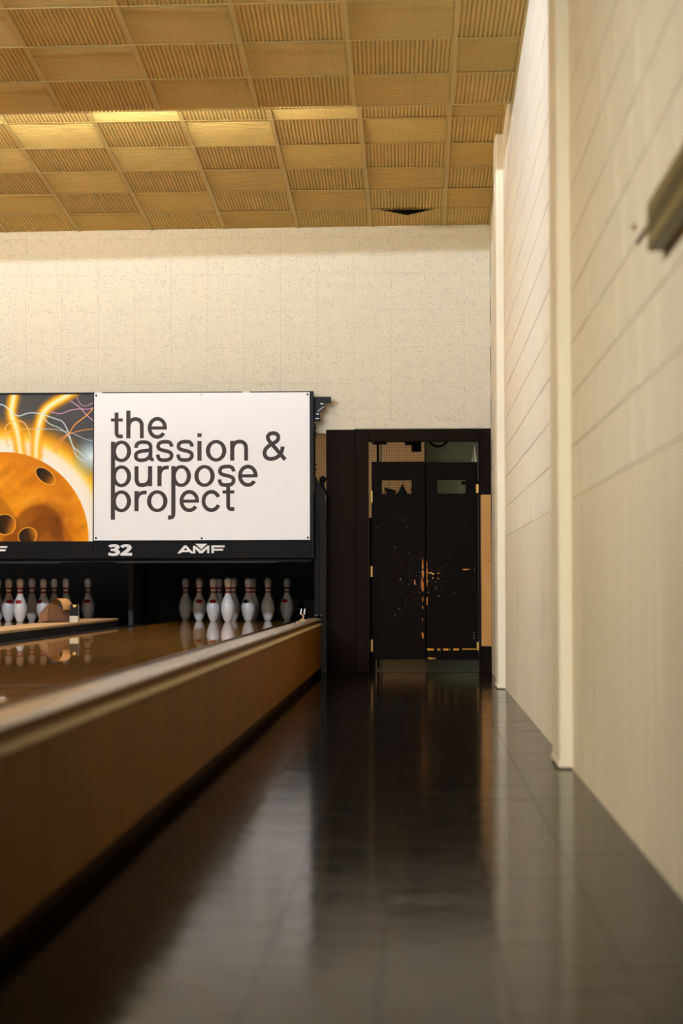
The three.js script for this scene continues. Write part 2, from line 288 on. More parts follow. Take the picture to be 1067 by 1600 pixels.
// ------------------------------------------------------------------ saw-tooth ceiling
{
  const T = 0.6096, RIB = 24, DEP = 0.007;
  // ribbed tile, ribs along local z, lower ridges at y = 0; sag lets the near edge droop
  function ribbed(w, d, sag = 0, count = RIB, land = 2.3) {
    const n = Math.max(2, Math.round(count * w / T)) * 4, pos = [], idx = [], rows = sag ? 12 : 1;
    const prof = (k) => [0, 0, DEP, DEP][k % 4];
    const X = (k) => -w / 2 + Math.min(1, (Math.floor(k / 4) * 4 + [0, land, land + 0.25, 3.75][k % 4]) / n) * w;
    for (let r = 0; r <= rows; r++) for (let k = 0; k <= n; k++) {
      const v = r / rows, x = X(k), s = sag * Math.pow(v, 3) * Math.max(0, 1 - Math.abs(x) / (w * 0.42));
      pos.push(x, prof(k) - s, -d / 2 + v * d);
    }
    for (let r = 0; r < rows; r++) for (let k = 0; k < n; k++) { const a = r * (n + 1) + k, b = a + n + 1; idx.push(a, a + 1, b, b, a + 1, b + 1); }
    const g0 = new THREE.BufferGeometry(); g0.setAttribute('position', new THREE.Float32BufferAttribute(pos, 3)); g0.setIndex(idx);
    let g = g0.toNonIndexed(); g.computeVertexNormals(); uvm(g);
    if (!sag) g = mergeGeometries([g, bx(-w / 2, w / 2, DEP + 0.001, DEP + 0.012, -d / 2, d / 2).toNonIndexed()]);
    return g;
  }
  const cache = {}; 
  const tileGeo = (w, d, alongZ) => { const k = [w.toFixed(3), d.toFixed(3), alongZ].join(); return cache[k] || (cache[k] = alongZ ? ribbed(w, d) : ribbed(d, w, 0, 19, 1.9).rotateY(Math.PI / 2)); };
  function section(x0, y0, z0, sl, tx, sk, j0, j1, i0, parity, label, sagAt) {
    const s = struct('ceiling', label, 'ceiling');
    const P = (i, j) => new THREE.Vector3(x0 + i * T, y0 - j * T * Math.sin(sl) + tx * i * T, -(z0 + j * T * Math.cos(sl) + sk * i * T));
    const iEnd = (XR - x0) / T, yaw = sk * 0.6;
    const basis = new THREE.Euler(-sl * -1 * -1, yaw, tx, 'YXZ');
    basis.x = sl * 1;                       // far end lower
    for (let i = i0; i < iEnd; i++) {
      const e = Math.min(i + 1, iEnd - 0.02), w = (e - i) * T;
      for (let j = j0; j < j1; j++) {
        const f = Math.min(j + 1, j1), d = (f - j) * T;
        const along = ((i + j + parity) & 1) === 0;
        const sag = sagAt && sagAt[0] === i && sagAt[1] === j;
        const g = sag ? ribbed(w - 0.006, d - 0.004, 0.055) : tileGeo(w - 0.004, d - 0.004, along);
        const m = shadow(new THREE.Mesh(g, MAT.ceilTile[Math.floor(rnd() * 3)])); m.name = 'ceiling_tile';
        m.position.copy(P((i + e) / 2, (j + f) / 2)); m.rotation.set(-basis.x, basis.y, basis.z, 'YXZ');
        m.position.y += 0.001 + rr(0, 0.002);
        m.rotation.x += rr(-1, 1) * 0.0035; m.rotation.z += rr(-1, 1) * 0.004;
        s.add(m);
      }
    }
    const bar = (name, a, b, w) => {
      const d = b.clone().sub(a), len = d.length();
      const g = mergeAll([bx(-w / 2, w / 2, -0.0022, -0.0014, -len / 2, len / 2), ...(name === 'main_runner' ? [bx(-0.0015, 0.0015, -0.0014, 0.03, -len / 2, len / 2)] : [])]);
      const m = part(name, g, MAT.tee, s); m.position.copy(a).add(b).multiplyScalar(0.5); m.lookAt(b);
    };
    for (let i = i0; i < iEnd; i++) bar('main_runner', P(i, j0), P(i, j1), 0.027);
    bar('wall_angle', P(iEnd - 0.012, j0), P(iEnd - 0.012, j1), 0.022);
    for (let j = j0; j <= j1 + 0.01; j++) for (let i = i0; i < iEnd; i++) bar('cross_tee', P(i, Math.min(j, j1)), P(Math.min(i + 1, iEnd), Math.min(j, j1)), j === j1 || j === j0 ? 0.03 : 0.020);
    return P;
  }
  section(-2.8254, 3.1814 + 0.72, 13.57, 0.0699, 0.0067, 0.0120, -2, 4.95, -6, 1, 'lower tan ribbed tile ceiling bay meeting the perforated back wall', [4, 4]);
  section(-2.218, 3.0974 + 0.72, 10.5706, 0.0698, 0.0147, 0.0200, -4, 3, -7, 0, 'nearer tan ribbed tile ceiling bay at the top of the picture');
  // the bays nearer the camera, outside the picture: same slope, plain boards
  for (let k = 1; k < 4; k++) {
    const z1 = EDGES[k], z0 = k < 3 ? EDGES[k + 1] + 0.0 : -ZF, len = z1 - z0;
    const g = bx(XL, XR, 0, 0.02, -len / 2, len / 2); 
    const o = struct('ceiling', ['tan ceiling bay over the middle of the lanes', 'tan ceiling bay above the camera', 'tan ceiling bay over the approach'][k - 1], 'ceiling', g, MAT.ceilTile[0]);
    o.rotation.x = -0.0698; o.position.set(0, 3.705 + 0.0698 * len / 2, -(z0 + z1) / 2);
  }
  // risers carrying the lamps
  for (let k = 0; k < 4; k++) struct('ceiling_step', ['upright tan step board between the two visible ceiling bays', 'upright tan step board over mid lane', 'upright tan step board close to the camera', 'upright tan step board over the approach'][k], 'ceiling step', bx(XL, XR - 0.002, k ? 3.70 : 3.735, 4.39, -EDGES[k] - 0.018, -EDGES[k] - 0.002), MAT.riser);
}

// ------------------------------------------------------------------ lanes
const LANE_Y = 0.413, PITCH = 1.797, LANES = [-1.636, -3.433, -5.230], DECK = -18.25, FOUL = 1.1;
LANES.forEach((cx, k) => {
  const t = thing('bowling_lane', ['glossy amber wooden lane 32 beside the corridor curb', 'glossy wooden lane 31 beyond the dividing ledge', 'glossy wooden lane farthest from the corridor'][k], 'lane');
  const g = bx(cx - 0.527, cx + 0.527, LANE_Y - 0.06, LANE_Y, DECK, FOUL), p = g.attributes.position, uv = g.attributes.uv;
  for (let i = 0; i < p.count; i++) uv.setXY(i, (p.getX(i) - cx) / 1.054 + 0.5, p.getZ(i));
  part('lane_bed', g, MAT.lane, t);
  part('lane_base', bx(cx - 0.50, cx + 0.50, 0.001, LANE_Y - 0.061, DECK, FOUL), MAT.darkWall, t);
  // half-round channels either side
  for (const s of [-1, 1]) {
    const c = cx + s * (0.527 + 0.1), pts = [];
    for (let a = 0; a <= 10; a++) { const th = Math.PI + Math.PI * a / 10; pts.push([c + 0.093 * Math.cos(th), LANE_Y - 0.012 + 0.062 * Math.sin(th)]); }
    for (let a = 10; a >= 0; a--) { const th = Math.PI + Math.PI * a / 10; pts.push([c + 0.0985 * Math.cos(th), LANE_Y - 0.012 + 0.07 * Math.sin(th)]); }
    const gu = part('gutter', sweepZ(pts, DECK, FOUL), MAT.gutter, t);
    if (k === 0 && s < 0) { const pl = part('splice_plate', bx(c - 0.05, c + 0.05, LANE_Y - 0.058, LANE_Y - 0.046, -12.9, -11.8, 0.003), MAT.splice, gu); pl.userData.label = 'scuffed grey splice plate'; }
  }
});
// small cream inlay near the lane edge
solo('lane_marker', [sweepZ([[-1.155, LANE_Y], [-1.112, LANE_Y], [-1.112, LANE_Y + 0.0012], [-1.155, LANE_Y + 0.0012]], -5.42, -5.22)], MAT.lip, 'small cream guide mark at the edge of lane 32, at the left border', 'marker');
// dividing ledges between lanes
[-2.5345, -4.3315].forEach((cx, k) => {
  const t = thing('lane_divider', ['low ledge with pale wooden top dividing lanes 31 and 32', 'low ledge with pale top beyond lane 31'][k], 'divider');
  for (let n = 0; n < 7; n++) {
    const z1 = FOUL - n * 2.44, z0 = Math.max(-16.2, z1 - 2.436);
    part('cap_board', bx(cx - 0.133, cx + 0.133, 0.447, 0.466, z0, z1, 0.004), MAT.divCap, t);
    part('side_board', [bx(cx - 0.128, cx - 0.112, 0.30, 0.447, z0, z1), bx(cx + 0.112, cx + 0.128, 0.30, 0.447, z0, z1)], MAT.black, t);
  }
  part('core', bx(cx - 0.111, cx + 0.111, 0.001, 0.446, -16.2, FOUL), MAT.black, t);
});
struct('approach', 'wooden approach floor behind the foul line', 'floor', bx(XL, -0.80, 0.2, LANE_Y, FOUL + 0.004, ZF - 0.002), MAT.lane);
// ------------------------------------------------------------------ curb along the corridor
{
  const t = thing('lane_curb', 'long brown plywood curb with rounded pale cap rail along the corridor', 'curb');
  const ZE = -16.42;
  const cap = []; cap.push([-0.905, 0.419], [-0.905, 0.452], [-0.900, 0.457], [-0.860, 0.4585]);
  for (let a = 0; a <= 8; a++) { const th = Math.PI / 2 - a / 8 * Math.PI * 0.62; cap.push([-0.842 + 0.044 * Math.cos(th), 0.4475 + 0.011 * Math.sin(th)]); }
  cap.push([-0.835, 0.441], [-0.835, 0.419]);
  const seams = [1.1, -1.9, -5.22, -8.6, -11.9, -14.5, ZE];
  for (let n = 0; n + 1 < seams.length; n++) part('cap_rail', sweepZ(cap, seams[n + 1] + 0.0025, seams[n]), MAT.cap, t);
  part('lip_strip', [bx(-0.83, -0.790, 0.398, 0.4165, ZE, 1.1, 0.004)], MAT.lip, t);
  const fs = [1.1, -1.3, -4.28, -6.72, -9.16, -11.6, -14.04, ZE];
  for (let n = 0; n + 1 < fs.length; n++) part('face_panel', bx(-0.818, -0.800, 0.052, 0.397, fs[n + 1] + 0.0015, fs[n] - 0.0015, 0.002), MAT.curbFace[n % 2], t);
  part('toe_board', bx(-0.886, -0.866, 0.0, 0.052, ZE, 1.1), MAT.curbFace[0], t);
  part('frame', [bx(-0.855, -0.8185, 0.053, 0.397, ZE, 1.1), bx(-0.834, -0.8305, 0.398, 0.440, ZE, 1.1), bx(-0.834, -0.829, 0.4168, 0.440, ZE, 1.1), bx(-0.886, -0.8185, 0.053, 0.06, ZE, 1.1)], MAT.curbFace[1], t);
  part('end_board', bx(-0.90, -0.80, 0.0, 0.43, ZE - 0.03, ZE - 0.002), MAT.frameWood, t);
}
// bits left on the end of the rail
{
  const t = thing('forked_clip', 'small metal clip with two white prongs standing on the rail end', 'clip', [-0.865, 0.4585, -15.0]);
  part('base', bx(-0.024, 0.024, 0, 0.012, -0.02, 0.02, 0.003), MAT.divCap, t);
  part('stem', tube([[-0.006, 0.01, 0], [0.004, 0.03, 0], [-0.008, 0.05, 0]], 0.006), MAT.divCap, t);
  for (const x of [-0.014, 0.012]) part('prong', new THREE.CapsuleGeometry(0.0055, 0.035, 4, 8).rotateZ(-0.12).translate(x, 0.07, 0), MAT.white, t);
}
for (let k = 0; k < 4; k++) solo('wood_chip', [new THREE.DodecahedronGeometry(0.011 - 0.0015 * k, 0).scale(1.4, 0.7, 1.2).rotateY(k).translate(-0.86 + 0.008 * (k % 2), 0.4645, -14.55 + 0.17 * k - 0.05)], MAT.divCap, 'crumb of wood on the cap rail just before the two-pronged clip', 'debris', 'crumbs on the rail end');

// ------------------------------------------------------------------ masking units above the pins
const MZ = -16.40;
function glyphs(g) {                       // the four lines of lettering, strokes measured on the banner
  const W = 22;
  g.strokeStyle = g.fillStyle = '#3f3a3c'; g.lineWidth = W; g.lineCap = 'butt'; g.lineJoin = 'round';
  const line = (...p) => { g.beginPath(); g.moveTo(p[0], p[1]); for (let i = 2; i < p.length; i += 2) g.lineTo(p[i], p[i + 1]); g.stroke(); };
  const stem = (x, y0, y1) => g.fillRect(x, y0, 23, y1 - y0);
  const ring = (x0, x1, y0, y1) => { g.beginPath(); const cx = (x0 + x1) / 2, cy = (y0 + y1) / 2, a = (x1 - x0) / 2, b = (y1 - y0) / 2; g.ellipse(cx, cy, a, b, 0, 0, 7); g.ellipse(cx, cy, a - 23, b - 18, 0, 0, 7); g.fill('evenodd'); };
  const el = (x0, x1, y0, y1, a0, a1, ccw) => { g.beginPath(); g.lineWidth = 20.5; g.ellipse((x0 + x1) / 2, (y0 + y1) / 2, (x1 - x0) / 2 - 10.5, (y1 - y0) / 2 - 9.5, 0, a0, a1, ccw); g.stroke(); g.lineWidth = W; };
  const arch = (x0, x1, top, base) => { g.beginPath(); g.lineWidth = 21; const r = (x1 - x0 - 23) / 2; g.moveTo(x0 + 11.5, top + 55); g.bezierCurveTo(x0 + 14, top + 20, x0 + 32, top + 9.5, x0 + 23 + r * 0.75, top + 9.5); g.bezierCurveTo(x1 - 30, top + 9.5, x1 - 11.5, top + 18, x1 - 11.5, top + 48); g.lineTo(x1 - 11.5, base); g.stroke(); g.lineWidth = W; };
  const ee = (x0, x1, y0, y1) => { const cy = (y0 + y1) / 2; el(x0, x1, y0, y1, 0, 0.62, true); g.fillRect(x0 + 14, cy - 8, x1 - x0 - 15, 17); };
  const cc = (x0, x1, y0, y1) => el(x0, x1, y0, y1, -0.45, 0.45, true);
  const oo = ring;
  const ss = (x0, x1, y0, y1) => { const w = x1 - x0, h = y1 - y0; g.beginPath(); g.lineWidth = 20; g.moveTo(x1 - 11, y0 + h * 0.30); g.bezierCurveTo(x1 - 14, y0 + 3, x0 + w * 0.6, y0 + 9, x0 + w * 0.48, y0 + 9); g.bezierCurveTo(x0 + w * 0.22, y0 + 9, x0 + 13, y0 + h * 0.17, x0 + 13, y0 + h * 0.29); g.bezierCurveTo(x0 + 13, y0 + h * 0.55, x1 - 11, y0 + h * 0.42, x1 - 11, y0 + h * 0.70); g.bezierCurveTo(x1 - 11, y1 - h * 0.15, x0 + w * 0.74, y1 - 9, x0 + w * 0.5, y1 - 9); g.bezierCurveTo(x0 + w * 0.3, y1 - 9, x0 + 13, y1 - 9, x0 + 11, y0 + h * 0.66); g.stroke(); g.lineWidth = W; };
  const pp = (x, y0, y1) => ring(x + 5, x + 110, y0, y1);
  const rrr = (x, top, base, x1) => { stem(x, top + 4, base); g.beginPath(); g.lineWidth = 20; g.moveTo(x + 12, top + 60); g.bezierCurveTo(x + 14, top + 22, x + 32, top + 10, x1, top + 12); g.stroke(); g.lineWidth = W; };
  const tt = (x, top, bar, base) => { g.fillRect(x - 19, bar, 64, 17); g.beginPath(); g.moveTo(x + 11.5, top); g.lineTo(x + 11.5, base - 30); g.quadraticCurveTo(x + 11.5, base - 10, x + 32, base - 10); g.lineTo(x + 45, base - 11); g.lineWidth = 21; g.stroke(); g.lineWidth = W; };
  // the
  tt(67, 20, 52, 160); stem(131, 10, 160); arch(131, 227, 47, 160); ee(247, 352, 46, 163);
  // passion &
  stem(48, 178, 599); pp(48, 172, 289);
  g.beginPath(); g.lineWidth = 20; g.moveTo(184, 212); g.bezierCurveTo(186, 178, 214, 181, 226, 181); g.bezierCurveTo(252, 181, 263, 190, 263, 208); g.lineTo(263, 258); g.bezierCurveTo(263, 275, 268, 276, 280, 275); g.stroke();
  g.beginPath(); g.moveTo(262, 222); g.bezierCurveTo(240, 232, 183, 222, 183, 256); g.bezierCurveTo(183, 272, 196, 279, 212, 279); g.bezierCurveTo(245, 279, 262, 262, 262, 240); g.stroke(); g.lineWidth = W;
  ss(291, 388, 171, 288); ss(401, 498, 171, 288);
  g.fillRect(516, 135, 23, 20); stem(516, 176, 283); oo(562, 673, 171, 288); stem(693, 176, 283); arch(693, 791, 171, 283);
  g.beginPath(); g.lineWidth = 21; g.moveTo(990, 279); g.lineTo(906, 180); g.bezierCurveTo(888, 158, 898, 136, 926, 136); g.bezierCurveTo(958, 136, 962, 170, 938, 184); g.bezierCurveTo(905, 202, 879, 214, 879, 243); g.bezierCurveTo(879, 272, 905, 276, 915, 275); g.bezierCurveTo(950, 272, 974, 250, 976, 208); g.stroke(); g.lineWidth = W;
  // purpose
  pp(48, 306, 424);
  g.beginPath(); g.moveTo(187, 311); g.lineTo(187, 374); g.bezierCurveTo(187, 402, 196, 413, 216, 413); g.bezierCurveTo(246, 413, 260, 396, 260, 366); g.stroke(); stem(249, 311, 419);
  rrr(300, 306, 419, 362); stem(375, 311, 560); pp(372, 306, 424); oo(500, 610, 306, 424); ss(625, 723, 306, 424); ee(736, 842, 306, 424);
  // project
  pp(48, 441, 559); rrr(176, 441, 554, 242); oo(244, 355, 441, 559);
  g.beginPath(); g.moveTo(386.5, 540); g.lineTo(386.5, 566); g.bezierCurveTo(386.5, 588, 376, 589, 358, 588); g.stroke();
  ee(420, 526, 441, 559); cc(539, 645, 441, 559); tt(671, 404, 443, 554);
}
const bannerMap = canvas(2048, 1397, (g, w, h) => {
  g.fillStyle = '#f3f7fb'; g.fillRect(0, 0, w, h);
  const px = w / 338.5;                       // banner is 338.5 units wide, left edge at 147.5, top at 616
  g.save(); g.scale(px, px); g.translate(-147.5, -615.5); g.translate(160, 640); g.scale(310 / 1067, 310 / 1067); glyphs(g); g.restore();
});
const posterMap = canvas(2048, 1384, (g, w, h) => {
  const k = w / 342; g.scale(k, k); g.translate(197, -613.5);
  let q = g.createLinearGradient(0, 613, 0, 846); q.addColorStop(0, '#44464a'); q.addColorStop(1, '#5c5a58'); g.fillStyle = q; g.fillRect(-197, 613, 343, 233);
  // glow of the flaming ball
  q = g.createRadialGradient(3, 842, 130, 3, 842, 196); q.addColorStop(0, '#fff3c8'); q.addColorStop(0.14, '#fffaf0'); q.addColorStop(0.36, '#fdf6dc'); q.addColorStop(0.50, '#ffd84e'); q.addColorStop(0.66, 'rgba(246,168,10,0.85)'); q.addColorStop(0.84, 'rgba(220,140,10,0.35)'); q.addColorStop(1, 'rgba(200,120,10,0)'); g.fillStyle = q; g.fillRect(-197, 613, 343, 233);
  q = g.createRadialGradient(143, 712, 2, 143, 712, 34); q.addColorStop(0, 'rgba(235,250,255,1)'); q.addColorStop(0.4, 'rgba(170,205,220,0.8)'); q.addColorStop(1, 'rgba(120,160,180,0)'); g.fillStyle = q; g.fillRect(100, 670, 46, 90);
  const bolt = (pts, layers) => { for (const [c, lw] of layers) { g.strokeStyle = c; g.lineWidth = lw; g.lineJoin = g.lineCap = 'round'; g.beginPath(); g.moveTo(pts[0][0], pts[0][1]); for (let i = 1; i < pts.length - 1; i++) { const mx = (pts[i][0] + pts[i + 1][0]) / 2, my = (pts[i][1] + pts[i + 1][1]) / 2; g.quadraticCurveTo(pts[i][0], pts[i][1], mx, my); } const e = pts[pts.length - 1]; g.lineTo(e[0], e[1]); g.stroke(); } };
  const flame = [['rgba(240,150,10,0.45)', 22], ['rgba(250,176,20,0.9)', 14], ['#ffd24a', 9], ['#fff6d2', 5]];
  g.filter = 'blur(9px)';
  bolt([[30, 712], [27, 690], [22, 664], [13, 644], [16, 628], [20, 606]], flame);
  bolt([[54, 712], [54, 690], [58, 664], [64, 642], [80, 628], [96, 620], [118, 606]], flame);
  bolt([[-40, 715], [-42, 690], [-60, 650], [-52, 606]], flame); bolt([[-84, 730], [-96, 700], [-110, 660], [-140, 606]], flame);
  g.filter = 'none';
  const thin = (c, c2, pts, lw = 1.1) => bolt(pts, [[c2, lw * 2.4], [c, lw * 0.8]]);
  thin('#dff0f5', 'rgba(150,200,215,0.4)', [[-30, 640], [-6, 626], [8, 634], [24, 650], [40, 642], [60, 643], [84, 652], [98, 656], [108, 680], [112, 696], [122, 704], [136, 716]], 1.2);
  thin('#dff0f5', 'rgba(150,200,215,0.4)', [[66, 650], [72, 660], [92, 666], [106, 678], [114, 700], [118, 712], [132, 720]], 1.0);
  thin('#bcd4dc', 'rgba(140,180,195,0.3)', [[48, 668], [66, 668], [82, 668], [100, 672], [116, 676], [130, 684], [146, 688]], 0.8);
  thin('#e3b3d8', 'rgba(190,130,180,0.35)', [[76, 640], [90, 646], [104, 640], [120, 636], [138, 638], [146, 634]], 0.9);
  thin('#e3b3d8', 'rgba(190,130,180,0.35)', [[108, 624], [122, 632], [130, 642], [138, 650], [146, 656]], 1.0);
  thin('#e3b3d8', 'rgba(190,130,180,0.3)', [[118, 616], [122, 628], [132, 634], [146, 626]], 0.7);
  thin('#ffb46a', 'rgba(230,130,40,0.4)', [[86, 706], [88, 694], [98, 684], [108, 674], [114, 662], [128, 652], [140, 642], [146, 634]], 1.1);
  thin('#ffb46a', 'rgba(230,130,40,0.4)', [[82, 704], [84, 692], [96, 680], [112, 674], [128, 670], [146, 668]], 0.8);
  thin('#ffd9a0', 'rgba(240,170,60,0.4)', [[10, 694], [4, 680], [4, 664], [14, 656], [30, 654], [40, 664], [47, 684], [44, 694]], 1.1);
  thin('#ffd9a0', 'rgba(240,170,60,0.4)', [[4, 676], [20, 668], [36, 668], [52, 668]], 0.7);
  // the ball
  g.save(); g.beginPath(); g.arc(1, 841, 137, 0, 7); g.clip();
  q = g.createRadialGradient(-30, 745, 10, 0, 830, 150); q.addColorStop(0, '#f2a312'); q.addColorStop(0.45, '#e08d0c'); q.addColorStop(0.75, '#cf7d0a'); q.addColorStop(0.9, '#e8930a'); q.addColorStop(1, '#ffbe2c'); g.fillStyle = q; g.fillRect(-140, 700, 300, 150);
  const sw = (c, lw, ...p) => bolt(p, [[c, lw]]);
  g.filter = 'blur(14px)';
  for (let i = 0; i < 26; i++) { const a = -2.8 + i * 0.105, r = 60 + 55 * Math.abs(Math.sin(i * 2.3)), x = 1 + r * Math.cos(a), y = 841 + r * Math.sin(a); sw(i % 3 ? 'rgba(140,72,6,0.16)' : 'rgba(255,196,70,0.20)', 7 + (i % 4) * 3, [x - 16, y + 12], [x, y - 8], [x + 12, y + 10], [x + 26, y - 2]); }
  sw('rgba(90,44,4,0.30)', 26, [40, 850], [52, 822], [82, 812], [100, 846]); sw('rgba(90,44,4,0.22)', 20, [58, 800], [78, 790], [92, 800], [84, 830]);
  sw('rgba(80,38,4,0.5)', 46, [20, 860], [40, 815], [72, 805], [78, 860]); sw('rgba(110,56,6,0.4)', 36, [-60, 800], [-30, 780], [0, 800], [20, 850]);
  g.filter = 'none';
  const hole = (x, y, a, b, r) => { g.save(); g.translate(x, y); g.rotate(r); q = g.createLinearGradient(-a, 0, a, 0); q.addColorStop(0, '#1d120a'); q.addColorStop(0.55, '#3b2208'); q.addColorStop(1, '#d98d18'); g.fillStyle = q; g.beginPath(); g.ellipse(0, 0, a, b, 0, 0, 7); g.fill(); g.strokeStyle = '#f0a838'; g.lineWidth = 1.4; g.stroke(); g.restore(); };
  hole(69, 742, 18, 10, 0.66); hole(5, 818, 17, 16, 0.3); hole(41, 836, 15, 13, -0.3);
  g.restore();
});
const stripMap = (number) => canvas(2048, 164, (g, w, h) => {
  g.fillStyle = '#101114'; g.fillRect(0, 0, w, h); g.fillStyle = '#08090a'; g.fillRect(0, 0, w, 10);
  const k = w / 342; g.save(); g.scale(k, k); g.translate(-146, -846);
  g.fillStyle = '#e9ebec'; g.strokeStyle = '#e9ebec';
  if (number) { g.font = 'bold 27px sans-serif'; g.lineWidth = 1.7; g.lineJoin = 'round'; g.save(); g.translate(169, 868.6); const m = g.measureText(number).width; g.scale(37.5 / m, 0.93); g.fillText(number, 0, 0); g.strokeText(number, 0, 0); g.restore(); }
  g.translate(260, 840); g.scale(120 / 1067, 120 / 1067);            // emblem
  const poly = (...p) => { g.beginPath(); for (let i = 0; i < p.length; i += 2) i ? g.lineTo(p[i], p[i + 1]) : g.moveTo(p[0], p[1]); g.closePath(); };
  g.beginPath(); for (const p of [[155, 228, 250, 108, 285, 108, 372, 210, 376, 116, 402, 110, 490, 185, 578, 110, 604, 110, 604, 226, 572, 226, 572, 160, 510, 226, 466, 226, 408, 160, 408, 228, 345, 228, 330, 208, 220, 208, 202, 228], [245, 178, 300, 178, 270, 142]]) { for (let i = 0; i < p.length; i += 2) i ? g.lineTo(p[i], p[i + 1]) : g.moveTo(p[0], p[1]); g.closePath(); } g.fill('evenodd');
  poly(408, 82, 574, 82, 490, 168); g.fill();
  poly(632, 108, 820, 108, 816, 138, 668, 138, 668, 158, 800, 158, 796, 188, 668, 188, 668, 226, 632, 226); g.fill();
  g.restore();
});
function face(w, h, map, rough) { const g = new THREE.PlaneGeometry(w, h); return [g, phy({ map, roughness: rough, specularIntensity: 0.15 })]; }
function maskingUnit(cx, number, label, poster) {
  const t = thing('masking_unit', label, 'sign', [cx, 0.95, MZ]), w = 1.797;
  // frame: body behind, thin black border and the bottom strip
  part('body', bx(-w / 2 + 0.002, w / 2 - 0.002, 0.005, 1.365, -0.10, -0.012), MAT.black, t);
  part('border', [bx(-w / 2, w / 2, 1.358, 1.37, -0.10, 0.006), bx(-w / 2, -w / 2 + 0.007, 0.14, 1.358, -0.10, 0.006), bx(w / 2 - 0.007, w / 2, 0.14, 1.358, -0.10, 0.006)], MAT.blackSatin, t);
  const [pg, pm] = face(w - 0.014, 1.215, poster || null, 0.45); if (!poster) pm.color.setRGB(0.05, 0.05, 0.055);
  part('poster_panel', pg.translate(0, 0.75, -0.010), pm, t);
  const box = bx(-w / 2 + 0.001, w / 2 - 0.001, 0, 0.137, -0.10, 0.005, 0.004), board = part('strip_board', box, MAT.blackSatin, t);
  const [sg, sm] = face(w - 0.004, 0.131, stripMap(number), 0.4); part('strip_print', sg.translate(0, 0.0685, 0.0058), sm, board);
  part('lower_rail', [bx(-w / 2 + 0.01, w / 2 - 0.01, -0.028, -0.006, -0.09, -0.05)], MAT.blackSatin, t);
  part('edge_bead', bx(-0.72, 0.62, -0.034, -0.031, -0.05, -0.047), MAT.bead, t);
  return t;
}
const MC = [-1.771, -3.568, -5.365];
const mask32 = maskingUnit(MC[0], '32', 'black framed masking unit with white 32 and lettered emblem under the banner');
// an end board closes the right side of the run
part('end_frame', bx(0.8985, 0.913, 0.0, 1.37, -0.10, 0.006), MAT.blackSatin, mask32);
for (const x of [0.36, -0.86]) part('tape', bx(x - 0.03, x + 0.03, 1.35, 1.374, 0.0062, 0.007), std({ color: rgb(0.62, 0.58, 0.50), roughness: 0.3 }), mask32);
maskingUnit(MC[1], null, 'masking unit printed with a flaming orange bowling ball and lightning', posterMap);
maskingUnit(MC[2], null, 'plain dark masking unit farthest from the corridor');
{
  const t = thing('banner', 'white banner reading the passion & purpose project', 'banner', [-1.777, 1.705, MZ + 0.0102]);
  const [g, m] = face(1.778, 1.213, bannerMap, 0.42);
  part('sheet', [g.toNonIndexed(), uvm(new THREE.BoxGeometry(1.778, 1.213, 0.0015)).translate(0, 0, -0.0012).toNonIndexed()].slice(0, 1), m, t);
  part('backing', new THREE.BoxGeometry(1.778, 1.213, 0.002).translate(0, 0, -0.0013), MAT.white, t);
  const dots = [[-0.872, 0.588], [0.872, 0.588], [-0.872, -0.588], [0.872, -0.588], [0.0, -0.592]];
  for (const [x, y] of dots) part('grommet', new THREE.CylinderGeometry(0.0085, 0.0085, 0.003, 12).rotateX(Math.PI / 2).translate(x, y, 0.001), MAT.blackSatin, t);
  part('grommet', new THREE.TorusGeometry(0.008, 0.0022, 6, 14).translate(-0.005, 0.59, 0.001), MAT.steel, t);
}
// bracket on the end of the masking run
{
  const t = thing('hanger_bracket', 'black wedge shaped bracket with white marks beside the banner top', 'bracket', [-0.858, 2.08, -16.48]);
  const s = new THREE.Shape([[0, 0], [0.045, 0], [0.049, 0.004], [0.049, 0.064], [0.043, 0.072], [0.085, 0.105], [0.088, 0.135], [0.084, 0.152], [0.135, 0.152], [0.139, 0.156], [0.139, 0.197], [0, 0.197]].map((p) => new THREE.Vector2(...p)));
  part('plate', uvm(new THREE.ExtrudeGeometry(s, { depth: 0.05, bevelEnabled: true, bevelSize: 0.002, bevelThickness: 0.002, bevelSegments: 1 }).translate(0, 0, -0.025)), MAT.blackSatin, t);
  for (const [x, y, w] of [[0.068, 0.141, 0.026], [0.031, 0.057, 0.026], [0.028, 0.019, 0.034]]) part('mark', bx(x - w / 2, x + w / 2, y - 0.004, y + 0.004, 0.027, 0.0285), MAT.white, t);
  part('brace', bx(-0.035, 0.035, -0.007, 0.007, 0.026, 0.030).rotateZ(0.66).translate(0.060, 0.098, 0), std({ color: rgb(0.16, 0.15, 0.16), roughness: 0.4 }), t);
}

